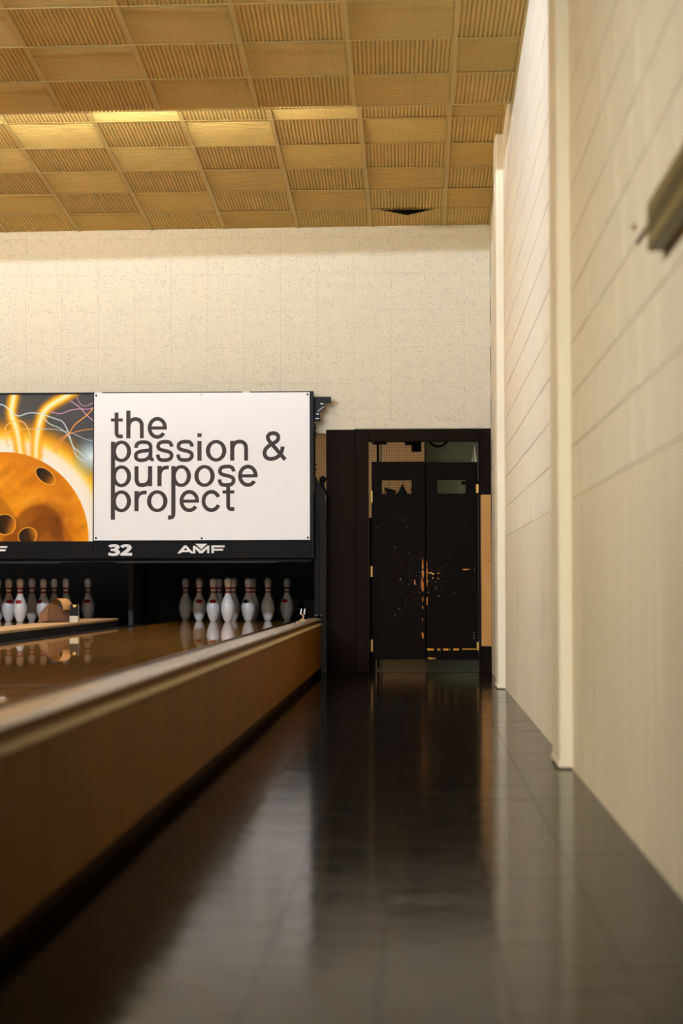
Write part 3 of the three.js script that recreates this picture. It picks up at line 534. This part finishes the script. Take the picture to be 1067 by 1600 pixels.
// ------------------------------------------------------------------ pins
const IN = 0.0254;
const PROF = [[0, 0], [0.9, 0], [1.015, 0.06], [1.414, 0.75], [1.953, 2.25], [2.255, 3.375], [2.383, 4.5], [2.2815, 5.875], [1.8515, 7.25], [1.236, 8.625], [0.982, 9.375], [0.8985, 10], [0.935, 10.875], [1.047, 11.75], [1.203, 12.625], [1.2735, 13.5], [1.19, 14.1], [0.95, 14.6], [0.55, 14.9], [0, 15]];
function pinR(h) { for (let i = 1; i < PROF.length; i++) if (h <= PROF[i][1]) { const [r0, h0] = PROF[i - 1], [r1, h1] = PROF[i], t = (h - h0) / (h1 - h0 || 1), s = t; return (r0 + (r1 - r0) * s) * IN; } return 0; }
const spl = new THREE.SplineCurve(PROF.slice(3, 16).map(([r, h]) => new THREE.Vector2(r * IN, h * IN))).getPoints(48);
const pinBody = new THREE.LatheGeometry([new THREE.Vector2(0, 0), new THREE.Vector2(0.9 * IN, 0), new THREE.Vector2(1.015 * IN, 0.06 * IN), ...spl, new THREE.Vector2(1.19 * IN, 14.1 * IN), new THREE.Vector2(0.95 * IN, 14.6 * IN), new THREE.Vector2(0.55 * IN, 14.9 * IN), new THREE.Vector2(0, 15 * IN)], 28);
function splR(h) { let b = spl[0]; for (let i = 1; i < spl.length; i++) if (spl[i].y >= h) { const a = spl[i - 1], c = spl[i], t = (h - a.y) / (c.y - a.y); return a.x + (c.x - a.x) * t; } return b.x; }
const band = (h0, h1) => { const p = []; for (let i = 0; i <= 5; i++) { const h = (h0 + (h1 - h0) * i / 5) * IN; p.push(new THREE.Vector2(splR(h) + (i === 0 || i === 5 ? 0 : 0.0006), h)); } return new THREE.LatheGeometry(p, 28); };
const bandLow = band(9.75, 10.4), bandHigh = band(11.1, 11.75);
function emblemGeo() {
  const pos = [0, 0, 0], idx = [], at = (a, h) => { const r = splR(h) + 0.0007; return [r * Math.sin(a), h, r * Math.cos(a)]; };
  const P = []; P.push(at(0, 6.9 * IN)); const rings = 3, n = 18;
  for (let k = 1; k <= rings; k++) for (let i = 0; i < n; i++) { const f = i / n * Math.PI * 2; P.push(at(0.62 * k / rings * Math.cos(f), 6.9 * IN + 0.0165 * k / rings * Math.sin(f))); }
  for (let i = 0; i < n; i++) idx.push(0, 1 + i, 1 + (i + 1) % n);
  for (let k = 1; k < rings; k++) for (let i = 0; i < n; i++) { const a = 1 + (k - 1) * n + i, b = 1 + (k - 1) * n + (i + 1) % n, c = a + n, d = b + n; idx.push(a, c, d, a, d, b); }
  const g = new THREE.BufferGeometry(); g.setAttribute('position', new THREE.Float32BufferAttribute(P.flat(), 3)); g.setIndex(idx); g.computeVertexNormals(); g.setAttribute('uv', new THREE.Float32BufferAttribute(new Float32Array(P.length * 2), 2)); return g;
}
const EMB = emblemGeo();
MAT.pin = phy({ map: tex(256, 256, tint([0.90, 0.885, 0.865], (u, v) => { const s = fbm(u, v, 9, 24, 3, 121); return 1 + 0.04 * fbm(u, v, 4, 4, 3, 119) - (s > 0.36 ? 0.28 : 0); })), roughness: 0.38, clearcoat: 0.6, clearcoatRoughness: 0.12 });
MAT.pinRed = std({ color: rgb(0.42, 0.012, 0.02), roughness: 0.35 });
MAT.pinDark = std({ color: rgb(0.03, 0.025, 0.025), roughness: 0.4 });
const SP = 0.3048, RW = SP * Math.sqrt(3) / 2;
const SPOTS = [[0, 0], [-0.5, 1], [0.5, 1], [-1, 2], [0, 2], [1, 2], [-1.5, 3], [-0.5, 3], [0.5, 3], [1.5, 3]];
const L32 = ['bowling pin at the front point of the lane 32 rack, the brightest there', 'bowling pin of lane 32 just left of its front pin, with dark red oval', 'bowling pin of lane 32 just right of its front pin, small dark crown mark', 'second bowling pin from the left in the lane 32 rack', 'shadowed bowling pin standing directly behind the front pin of lane 32', 'second bowling pin from the right in the lane 32 rack', 'dim leftmost bowling pin of the lane 32 rack', 'dim back row pin of lane 32 half hidden behind the second pin left of front', 'dim back row pin of lane 32 peeking out right of the dark crown pin', 'dim rightmost bowling pin of the lane 32 rack, by the rail'];
const L31 = ['brightest bowling pin of lane 31 with red oval facing forward', 'bright bowling pin of lane 31 second from the left border, red oval on its right', 'bowling pin of lane 31 left of the cardboard box, red oval partly turned left', 'bowling pin of lane 31 cut off by the left border', 'greyer bowling pin of lane 31 with a black mark, between two bright ones', 'bowling pin of lane 31 whose lower body stands behind the small black carton', 'bowling pin of lane 31 at the far left corner of the rack', 'back row pin of lane 31 hidden behind its front pin', 'dark bowling pin of lane 31 seen above the cardboard box', 'lone bowling pin at the right corner of the lane 31 rack'];
const TURN32 = [2.6, 0.15, -0.3, 0.25, 2, 2.4, 2.8, 1.9, 2.2, -0.3], TURN31 = [0.0, 0.5, -0.55, 2, -1.1, 2.6, 2, 2, 2.4, 0.1];
const proto = new THREE.Group();
part('pin_body', pinBody, MAT.pin, proto); part('neck_band', bandLow, MAT.pinRed, proto); part('neck_band', bandHigh, MAT.pinRed, proto); part('emblem', EMB, MAT.pinRed, proto);
for (const [cx, labels, turns, grp] of [[LANES[0], L32, TURN32, 'pins racked on lane 32'], [LANES[1], L31, TURN31, 'pins racked on lane 31']])
  SPOTS.forEach(([a, b], k) => {
    const p = proto.clone(); p.name = numbered('bowling_pin'); p.position.set(cx + a * SP, LANE_Y + 0.0002, -17.18 - b * RW); p.rotation.y = turns[k] - 0.12; scene.add(p); tag(p, labels[k], 'bowling pin', grp);
    if ((grp.endsWith('32') && k === 2) || (grp.endsWith('31') && k === 4)) p.children[3].material = MAT.pinDark;
  });
// ------------------------------------------------------------------ pin pits and pinsetters, near black
LANES.forEach((cx, k) => {
  const t = thing('pinsetter', ['black pinsetter housing over the dim pins beside the curb rail', 'black pinsetter housing over the bright pins behind the cardboard box', 'black pinsetter housing of the farthest, unseen lane'][k], 'machine');
  part('top_cover', bx(cx - 0.897, cx + (k ? 0.897 : 0.80), 1.30, 1.50, -18.7, -16.56), MAT.pit, t);
  part('pit_curtain', bx(cx - 0.897, cx + (k ? 0.897 : 0.80), 0.02, 1.299, -18.62, -18.56), MAT.pit, t);
  part('rake_bar', bx(cx - 0.62, cx + 0.62, 0.96, 1.03, -16.75, -16.70, 0.006), MAT.blackSatin, t);
  part('deck_plate', bx(cx - 0.62, cx + 0.62, 1.10, 1.14, -18.3, -17.0), MAT.blackSatin, t);
});
[[-0.83, 'black kickback panel at the right end of lane 32'], [-2.5345, 'black kickback panel between the pins of lanes 31 and 32'], [-4.3315, 'black kickback panel left of the lane 31 pins']].forEach(([x, label], k) => {
  const t = thing('kickback_panel', label, 'panel'), h = k ? 0.02 : 0.022, zf = k ? -17.60 : -16.525;
  part('panel', bx(x - h, x + h, 0.002, 1.298, -18.55, zf), MAT.pit, t);
  part('edge_strip', bx(x - h, x + h, 0.47, 1.20, zf + 0.001, zf + 0.01), MAT.pit, t);
  for (const y of [0.62, 1.02]) part('bolt', new THREE.CylinderGeometry(0.006, 0.006, 0.006, 8).rotateX(Math.PI / 2).translate(x + 0.005, y, zf + 0.012), MAT.bead, t);
});
{
  const t = thing('side_cover', 'black slanted machine side cover between the banner and the door panel', 'machine', [0, 0, 0]);
  const s = new THREE.Shape([[-0.854, 0.47], [-0.764, 0.47], [-0.764, 1.49], [-0.80, 1.535], [-0.854, 1.64]].map((p) => new THREE.Vector2(...p)));
  part('cover', uvm(new THREE.ExtrudeGeometry(s, { depth: 0.05, bevelEnabled: false }).translate(0, 0, -16.51)), MAT.black, t);
  part('post', bx(-0.845, -0.815, 0.47, 1.30, -16.458, -16.448, 0.004), MAT.black, t);
  part('cable_bundle', tube([[-0.848, 2.06, -16.48], [-0.851, 1.96, -16.48], [-0.851, 1.9, -16.48], [-0.851, 1.82, -16.48], [-0.851, 1.7, -16.48], [-0.85, 1.62, -16.48]], 0.006, 40), MAT.black, t);
  for (const y of [2.02, 1.985, 1.955, 1.72, 1.68]) part('cable_tie', new THREE.ConeGeometry(0.008, 0.02, 6).rotateZ(-Math.PI / 2).translate(-0.838, y, -16.48), MAT.black, t);
  for (const [x, y] of [[-0.848, 0.475], [-0.836, 0.478], [-0.80, 0.476]]) part('bolt', new THREE.SphereGeometry(0.006, 8, 6).translate(x, y + 0.003, -16.45), MAT.steel, t);
}
// working lamp over the lane 31 pin deck
{
  const t = thing('pin_lamp', 'fluorescent pin lamp behind the lane 31 masking unit', 'light', [LANES[1] - 0.05, 1.06, -16.62]);
  part('housing', bx(-0.62, 0.62, 0.018, 0.05, -0.03, 0.03), MAT.white, t);
  part('tube', new THREE.CylinderGeometry(0.013, 0.013, 1.2, 10).rotateZ(Math.PI / 2), MAT.tube, t);
  const l = new THREE.RectAreaLight(rgb(1, 0.93, 0.86), PIN_POWER, 1.2, 0.04); l.position.set(0, -0.02, -0.02); l.rotation.x = -0.35; t.add(l);
}
// ------------------------------------------------------------------ door surround and the two doors
const FZ = -16.575;
{
  const t = struct('trim_3', 'dark stained board surround of the double doors', 'door frame');
  part('jamb_board', bx(-0.762, -0.5175, 0.0, 2.016, FZ - 0.09, FZ, 0.003), MAT.frameWood, t);
  part('jamb_board', bx(-0.5165, -0.412, 0.0, 2.016, FZ - 0.09, FZ + 0.002, 0.003), MAT.frameWood, t);
  part('header', bx(-0.4115, 0.5155, 1.916, 2.015, FZ - 0.09, FZ, 0.003), MAT.frameWood, t);
  part('post_upper', bx(0.516, 0.6, 1.474, 2.018, FZ - 0.09, FZ + 0.006, 0.003), MAT.frameWood, t);
  const rw = part('post_bare', bx(0.518, 0.599, 0.222, 1.473, FZ - 0.09, FZ - 0.001, 0.002), MAT.rawWood, t); rw.userData.label = 'bare orange wood stretch of the post';
  part('post_foot', bx(0.516, 0.6, 0.0, 0.221, FZ - 0.09, FZ + 0.003, 0.003), MAT.frameWood, t);
  part('stop', [bx(0.499, 0.5155, 0.0, 1.915, FZ - 0.09, FZ - 0.06), bx(-0.4115, -0.36, 0.0, 1.29, FZ - 0.14, FZ - 0.112), bx(0.035, 0.085, 0.112, 1.74, FZ - 0.125, FZ - 0.112)], MAT.frameWood, t);
  part('mullion_rod', bx(0.054, 0.063, 1.75, 1.9155, FZ - 0.10, FZ - 0.088), MAT.frameWood, t);
}
function leafMap(side) {
  return canvas(512, 1900, (g, w, h) => {
    const old = seed; seed = 900 + side; const kx = w / 0.44, ky = h / 1.645;
    g.fillStyle = '#0e0a08'; g.fillRect(0, 0, w, h);
    for (let i = 0; i < 900; i++) { g.fillStyle = rnd() < 0.5 ? 'rgba(26,19,14,0.25)' : 'rgba(12,9,8,0.3)'; g.fillRect(rr(0, w), rr(0, h), rr(1, 3), rr(20, 160)); }
    const cols = ['#a5652b', '#b97a3a', '#8d5424', '#c9a27a', '#c48a58', '#d8c8b8'];
    const chip = (x, y, a, b, c) => { g.fillStyle = c || cols[Math.floor(rnd() * cols.length)]; g.beginPath(); const n = 7; for (let i = 0; i < n; i++) { const f = i / n * 6.283, r = rr(0.6, 1.25); g.lineTo(x * kx + Math.cos(f) * a * r * kx, h - y * ky + Math.sin(f) * b * r * ky); } g.closePath(); g.fill(); };
    // x, y in metres from the lower left corner of the leaf
    if (side === 0) {
      for (const [y, b, a] of [[0.80, 0.035, 0.010], [0.765, 0.016, 0.008], [0.715, 0.045, 0.011], [0.66, 0.02, 0.008], [0.625, 0.05, 0.014], [0.585, 0.022, 0.012], [0.50, 0.03, 0.006], [0.43, 0.02, 0.006], [0.33, 0.018, 0.005], [0.20, 0.035, 0.009]]) chip(0.425 - rr(0, 0.012), y, a, b, cols[Math.floor(rnd() * 3)]);
      chip(0.355, 0.64, 0.006, 0.025, cols[4]); chip(0.235, 0.665, 0.005, 0.009, '#c08a80');
      for (let i = 0; i < 85; i++) { const x = 0.43 - Math.abs(rr(-1, 1) * rr(0, 1)) * 0.33, y = 0.66 + rr(-1, 1) * rr(0, 1) * 0.42; chip(x, y, rr(0.0008, 0.0028), rr(0.001, 0.004)); }
      for (const [x, y] of [[0.19, 0.93], [0.2, 1.2], [0.26, 1.16], [0.29, 1.1], [0.05, 1.10], [0.19, 0.37], [0.22, 0.42], [0.2, 1.42], [0.22, 1.41]]) chip(x, y, 0.003, 0.005, '#b9a692');
      g.fillStyle = '#2c2b28'; g.fillRect(0.10 * kx, h - 0.455 * ky, 0.30 * kx, 2); g.fillRect(0.10 * kx, h - 0.335 * ky, 0.30 * kx, 2);
    } else {
      for (const [y, b] of [[0.79, 0.03], [0.74, 0.04], [0.70, 0.03], [0.655, 0.03], [0.62, 0.02], [0.50, 0.035], [0.47, 0.02]]) chip(0.005, y, 0.006, b, cols[Math.floor(rnd() * 3)]);
      for (const [x, y, a, b] of [[0.03, 0.725, 0.02, 0.006], [0.055, 0.715, 0.014, 0.008], [0.10, 0.72, 0.012, 0.005], [0.055, 0.68, 0.006, 0.008], [0.10, 0.675, 0.005, 0.008]]) chip(x, y, a, b, '#c79a52');
      chip(0.335, 0.752, 0.034, 0.006, '#cf9a4a'); chip(0.405, 0.751, 0.006, 0.005, '#c79a52');
      for (let i = 0; i < 40; i++) chip(Math.abs(rr(-1, 1) * rr(0, 1)) * 0.2, 0.68 + rr(-1, 1) * rr(0, 1) * 0.25, rr(0.001, 0.0035), rr(0.001, 0.004));
      chip(0.24, 0.56, 0.004, 0.004, '#cfc3ae'); chip(0.11, 0.53, 0.004, 0.005, '#b9a692');
      for (const [a, b] of [[0.004, 0.06], [0.09, 0.115], [0.14, 0.185], [0.195, 0.2], [0.225, 0.275], [0.30, 0.42]]) { g.fillStyle = '#d0923e'; g.fillRect(a * kx, h - 0.096 * ky, (b - a) * kx, 0.017 * ky * (a > 0.28 ? 0.6 : 1)); }
      chip(0.03, 0.014, 0.032, 0.012, '#c98d40'); chip(0.07, 0.012, 0.012, 0.01, '#8d5424');
      for (const y of [0.225, 0.2, 0.178]) chip(0.40, y, 0.004, 0.005, '#a9a296');
    }
    seed = old;
  });
}
function doorLeaf(x0, y0, w, h, win, side, name, label) {
  const t = struct(name, label, 'door');
  const s = new THREE.Shape([[0, 0], [w, 0], [w, h], [0, h]].map((p) => new THREE.Vector2(...p)));
  s.holes.push(new THREE.Path([[win[0], win[2]], [win[0], win[3]], [win[1], win[3]], [win[1], win[2]]].map((p) => new THREE.Vector2(...p))));
  const g = new THREE.ExtrudeGeometry(s, { depth: 0.036, bevelEnabled: false }), p = g.attributes.position, uv = g.attributes.uv;
  for (let i = 0; i < p.count; i++) uv.setXY(i, p.getX(i) / w, p.getY(i) / h);
  g.translate(x0, y0, FZ - 0.105);
  const leaf = part('leaf', g, phy({ map: leafMap(side), roughness: 0.7, specularIntensity: 0.12 }), t);
  part('window_bead', [bx(x0 + win[0] - 0.006, x0 + win[1] + 0.006, y0 + win[2] - 0.006, y0 + win[2], FZ - 0.072, FZ - 0.066), bx(x0 + win[0] - 0.006, x0 + win[1] + 0.006, y0 + win[3], y0 + win[3] + 0.006, FZ - 0.072, FZ - 0.066)], MAT.frameWood, leaf);
  part('pane', bx(x0 + win[0] + 0.001, x0 + win[1] - 0.001, y0 + win[2] + 0.001, y0 + win[3] - 0.001, FZ - 0.09, FZ - 0.087), phy({ color: rgb(0.9, 0.92, 0.88), transmission: 1, thickness: 0, roughness: 0.02, specularIntensity: 0.25 }), leaf);
  return t;
}
const dl = doorLeaf(-0.387, 0.110, 0.442, 1.643, [0.086, 0.331, 1.375, 1.488], 0, 'door_1', 'left dark chipped door leaf with a narrow window');
const dr = doorLeaf(0.066, 0.106, 0.430, 1.640, [0.092, 0.327, 1.379, 1.492], 1, 'door_2', 'right dark door leaf with scraped orange bands near its foot');
for (const [y, d] of [[1.46, 0.05], [0.84, 0.045], [0.225, 0.05]]) part('hinge', [new THREE.CylinderGeometry(0.006, 0.006, 2 * d, 8).translate(-0.394, y, FZ - 0.07), bx(-0.393, -0.381, y - d, y + d, FZ - 0.069, FZ - 0.066)], MAT.brass, dl);
for (const y of [1.525, 0.22]) part('hinge', [new THREE.CylinderGeometry(0.005, 0.005, 0.07, 8).translate(0.499, y, FZ - 0.066), bx(0.480, 0.497, y - 0.035, y + 0.035, FZ - 0.0685, FZ - 0.0655)], MAT.brass, dr);
// ------------------------------------------------------------------ service room behind the doors
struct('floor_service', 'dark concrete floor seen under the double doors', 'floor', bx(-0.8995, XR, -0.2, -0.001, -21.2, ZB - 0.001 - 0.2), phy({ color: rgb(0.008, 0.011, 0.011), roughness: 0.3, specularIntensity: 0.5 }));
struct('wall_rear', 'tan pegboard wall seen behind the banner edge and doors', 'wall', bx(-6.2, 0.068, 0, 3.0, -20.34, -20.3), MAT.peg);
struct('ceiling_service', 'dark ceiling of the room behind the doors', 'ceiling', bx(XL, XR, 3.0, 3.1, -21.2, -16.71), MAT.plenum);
{
  const w = struct('wall_service', 'greenish block wall seen through the right door opening', 'wall');
  part('core', bx(-0.1, XR + 0.2, 0, 3.0, -21.2, -21.012), MAT.blockMortar, w);
  const g = new RoundedBoxGeometry(0.398, 0.195, 0.02, 1, 0.004);
  for (let r = 0; r < 15; r++) for (let k = 0; k < 3; k++) { const x = 0.0 + (k + (r % 2 ? 0.5 : 0)) * 0.4064; if (x > 0.62) continue; const m = part('block', g, MAT.backBlock[(r + k) % 2], w); m.position.set(Math.min(x, 0.395), 0.1 + 0.2032 * r, -21.004); }
}
{
  const t = thing('service_lamp', 'fluorescent batten lighting the room behind the doors', 'light', [-0.5, 2.72, -18.75]);
  part('housing', bx(-0.6, 0.6, 0.02, 0.08, -0.06, 0.06), MAT.white, t);
  for (const x of [-0.5, 0.5]) part('rod', bx(x - 0.005, x + 0.005, 0.08, 0.279, -0.005, 0.005), MAT.steel, t);
  part('tube', new THREE.CylinderGeometry(0.016, 0.016, 1.15, 10).rotateZ(Math.PI / 2), MAT.tube, t);
  const l = new THREE.RectAreaLight(rgb(0.97, 1.0, 0.86), SERVICE_POWER, 1.15, 0.09); l.position.set(0, -0.03, 0); l.rotation.x = -Math.PI / 2; t.add(l);
}
{
  const t = thing('stand_pipe', 'thin dark pipe stand with flange behind the left door', 'pipe', [-0.36, 0, -18.0]);
  part('pipe', new THREE.CylinderGeometry(0.011, 0.011, 2.0, 10).translate(0, 1.0, 0), MAT.black, t);
  part('pipe', new THREE.CylinderGeometry(0.008, 0.008, 2.0, 10).translate(0.03, 1.0, 0.01), MAT.steel, t);
  part('flange', new THREE.CylinderGeometry(0.05, 0.075, 0.05, 14).translate(0.015, 2.02, 0), MAT.black, t);
}
{
  const t = thing('motor_box', 'black machine box hanging above the left door', 'machine', [-0.02, 2.0, -18.2]);
  part('casing', bx(-0.10, 0.05, 0.0, 0.4, -0.1, 0.1, 0.012), MAT.blackSatin, t);
  part('spout', bx(-0.04, 0.05, -0.06, 0.0, -0.06, 0.06, 0.01), MAT.black, t);
  part('hanger', bx(-0.04, -0.02, 0.4, 1.0, -0.01, 0.01), MAT.black, t);
}
solo('cable_loop', [tube([[0.07, 2.999, -17.6], [0.07, 2.25, -17.6], [0.10, 1.99, -17.6], [0.16, 1.945, -17.6], [0.22, 1.955, -17.6], [0.28, 2.03, -17.6], [0.30, 2.25, -17.6], [0.30, 2.999, -17.6]], 0.011, 60)], MAT.black, 'black cable loop hanging above the right door', 'cable');
solo('thin_cable', [tube([[0.28, 2.999, -17.5], [0.30, 2.2, -17.5], [0.36, 2.03, -17.5], [0.42, 2.015, -17.5], [0.47, 2.03, -17.5], [0.49, 2.1, -17.5], [0.5, 2.999, -17.5]], 0.005, 60)], MAT.black, 'thin black wire sagging at the top right of the door opening', 'cable');
{
  const t = thing('paper_cone', 'small white pointed sheet on the ledge above the right door', 'paper', [0.515, 1.55, -18.4]);
  part('sheet', new THREE.ConeGeometry(0.05, 0.35, 4, 1).translate(0, 0.30, 0), MAT.white, t);
  part('shelf', bx(-0.12, 0.08, 0.10, 0.125, -0.08, 0.08), MAT.frameWood, t);
}
[[-0.30, 1.62, 'dark pliers hung on the pegboard, left in the door window'], [-0.16, 1.63, 'dark clamp hung on the pegboard, middle of the door window'], [-0.03, 1.66, 'dark wrench hung on the pegboard, right in the door window']].forEach(([x, y, label], k) => {
  const t = thing('hand_tool', label, 'tool', [x, y, -20.27], 0, 'tools on the pegboard');
  part('head', new THREE.ConeGeometry(0.055 + 0.012 * k, 0.12, 4 + k).rotateZ([0.9, 0, 2.2][k]).scale(1, 1, 0.3).translate(0, 0.06, 0), MAT.black, t);
  part('handle', bx(-0.014, 0.014, -0.16, 0.08, -0.012, 0.012, 0.006), MAT.black, t);
  part('hook', tube([[0, 0.16, -0.025], [0, 0.15, 0.0], [0, 0.13, 0.004]], 0.004, 10, 6), MAT.steel, t);
});
{
  const t = thing('hand_tool', 'small dark hook tool hung on the pegboard between the banner and door panel', 'tool', [-0.955, 1.70, -20.27]);
  part('head', new THREE.SphereGeometry(0.035, 10, 8).scale(1, 1, 0.5).translate(-0.01, 0.10, 0), MAT.black, t);
  part('handle', bx(-0.018, 0.018, -0.05, 0.09, -0.012, 0.012, 0.006).rotateZ(0.3), MAT.black, t);
}
// ------------------------------------------------------------------ things left on the dividing ledge
{
  const t = thing('cardboard_box', 'open brown cardboard box resting on the ledge between the lanes', 'box', [-2.588, 0.466, -14.15], 0.0);
  const sheet = (pts, m, name) => {           // plate through 4 corners with thickness
    const [a, b, c, d] = pts.map((p) => new THREE.Vector3(...p)), n = b.clone().sub(a).cross(d.clone().sub(a)).normalize().multiplyScalar(0.004);
    const q = [a, b, c, d], r = q.map((v) => v.clone().sub(n)), pos = [], tri = (x, y, z) => pos.push(...x.toArray(), ...y.toArray(), ...z.toArray());
    tri(a, b, c); tri(a, c, d); tri(r[0], r[2], r[1]); tri(r[0], r[3], r[2]);
    for (let k = 0; k < 4; k++) { const m2 = (k + 1) % 4; tri(q[k], r[k], r[m2]); tri(q[k], r[m2], q[m2]); }
    const g = new THREE.BufferGeometry(); g.setAttribute('position', new THREE.Float32BufferAttribute(pos, 3)); g.computeVertexNormals(); return part(name, uvm(g), m, t);
  };
  const N = [-0.028, 0.012, 0.11], NT = [-0.014, 0.138, 0.10], LL = [-0.103, 0.0, 0.05], LT = [-0.088, 0.072, 0.045], RR = [0.100, 0.004, -0.10], RT = [0.102, 0.086, -0.10], BB = [0.012, 0.004, -0.16], BT = [0.016, 0.10, -0.16];
  sheet([LL, N, NT, LT], MAT.card, 'side'); sheet([N, RR, RT, NT], MAT.card, 'side'); sheet([RR, BB, BT, RT], MAT.card, 'side'); sheet([BB, LL, LT, BT], MAT.card, 'side');
  sheet([LL, BB, RR, N], MAT.card, 'base');
  const g = new THREE.CylinderGeometry(0.095, 0.095, 0.12, 14, 1, true, 0, Math.PI).rotateX(Math.PI / 2).rotateZ(Math.PI / 2).scale(0.62, 0.85, 1).rotateY(-0.4).translate(0.040, 0.088, -0.06);
  const f = part('flap', uvm(g), new THREE.MeshStandardMaterial({ map: MAT.cardIn.map, roughness: 0.7, side: THREE.DoubleSide }), t); f.userData.label = 'tan curled flap';
}
{
  const t = thing('small_carton', 'little black carton with yellow mark standing on a pale block', 'carton', [-2.447, 0.466, -14.2]);
  part('block', bx(-0.030, 0.030, 0, 0.045, -0.03, 0.03, 0.002), std({ color: rgb(0.50, 0.46, 0.34), roughness: 0.7 }), t);
  part('carton', bx(-0.029, 0.029, 0.0455, 0.128, -0.025, 0.025, 0.002), MAT.blackSatin, t);
  const h = new THREE.Shape(); h.moveTo(0, -0.012); h.bezierCurveTo(-0.02, 0.002, -0.014, 0.014, 0, 0.006); h.bezierCurveTo(0.014, 0.014, 0.02, 0.002, 0, -0.012);
  part('mark', new THREE.ExtrudeGeometry(h, { depth: 0.001, bevelEnabled: false }).translate(0.004, 0.116, 0.0252), std({ color: rgb(0.75, 0.50, 0.12), roughness: 0.5 }), t);
  part('edge_wire', tube([[0.033, 0.045, 0.02], [0.033, 0.1, 0.02], [0.030, 0.126, 0.02]], 0.0015, 10, 6), MAT.steel, t);
}
// ------------------------------------------------------------------ wall box near the camera
{
  const t = thing('wall_box', 'olive brown metal box on the right wall at the picture edge', 'box', [XR, 1.59, -4.45]);
  part('case', bx(-0.045, -0.001, -0.06, 0.06, -0.42, 0.42, 0.006), std({ color: rgb(0.16, 0.12, 0.03), roughness: 0.45 }), t);
  part('slot', bx(-0.047, -0.044, -0.02, 0.022, -0.36, 0.36), std({ color: rgb(0.04, 0.035, 0.01), roughness: 0.5 }), t);
  part('conduit', tube([[-0.008, 0.055, -0.42], [-0.006, 0.062, -0.7], [-0.004, 0.066, -1.02]], 0.006, 12, 6), std({ color: rgb(0.36, 0.29, 0.24), roughness: 0.6 }), t);
  part('nail', new THREE.SphereGeometry(0.010, 8, 6).translate(-0.004, 0.118, -1.07), std({ color: rgb(0.30, 0.20, 0.10), roughness: 0.5 }), t);
}
renderer.render(scene, camera);
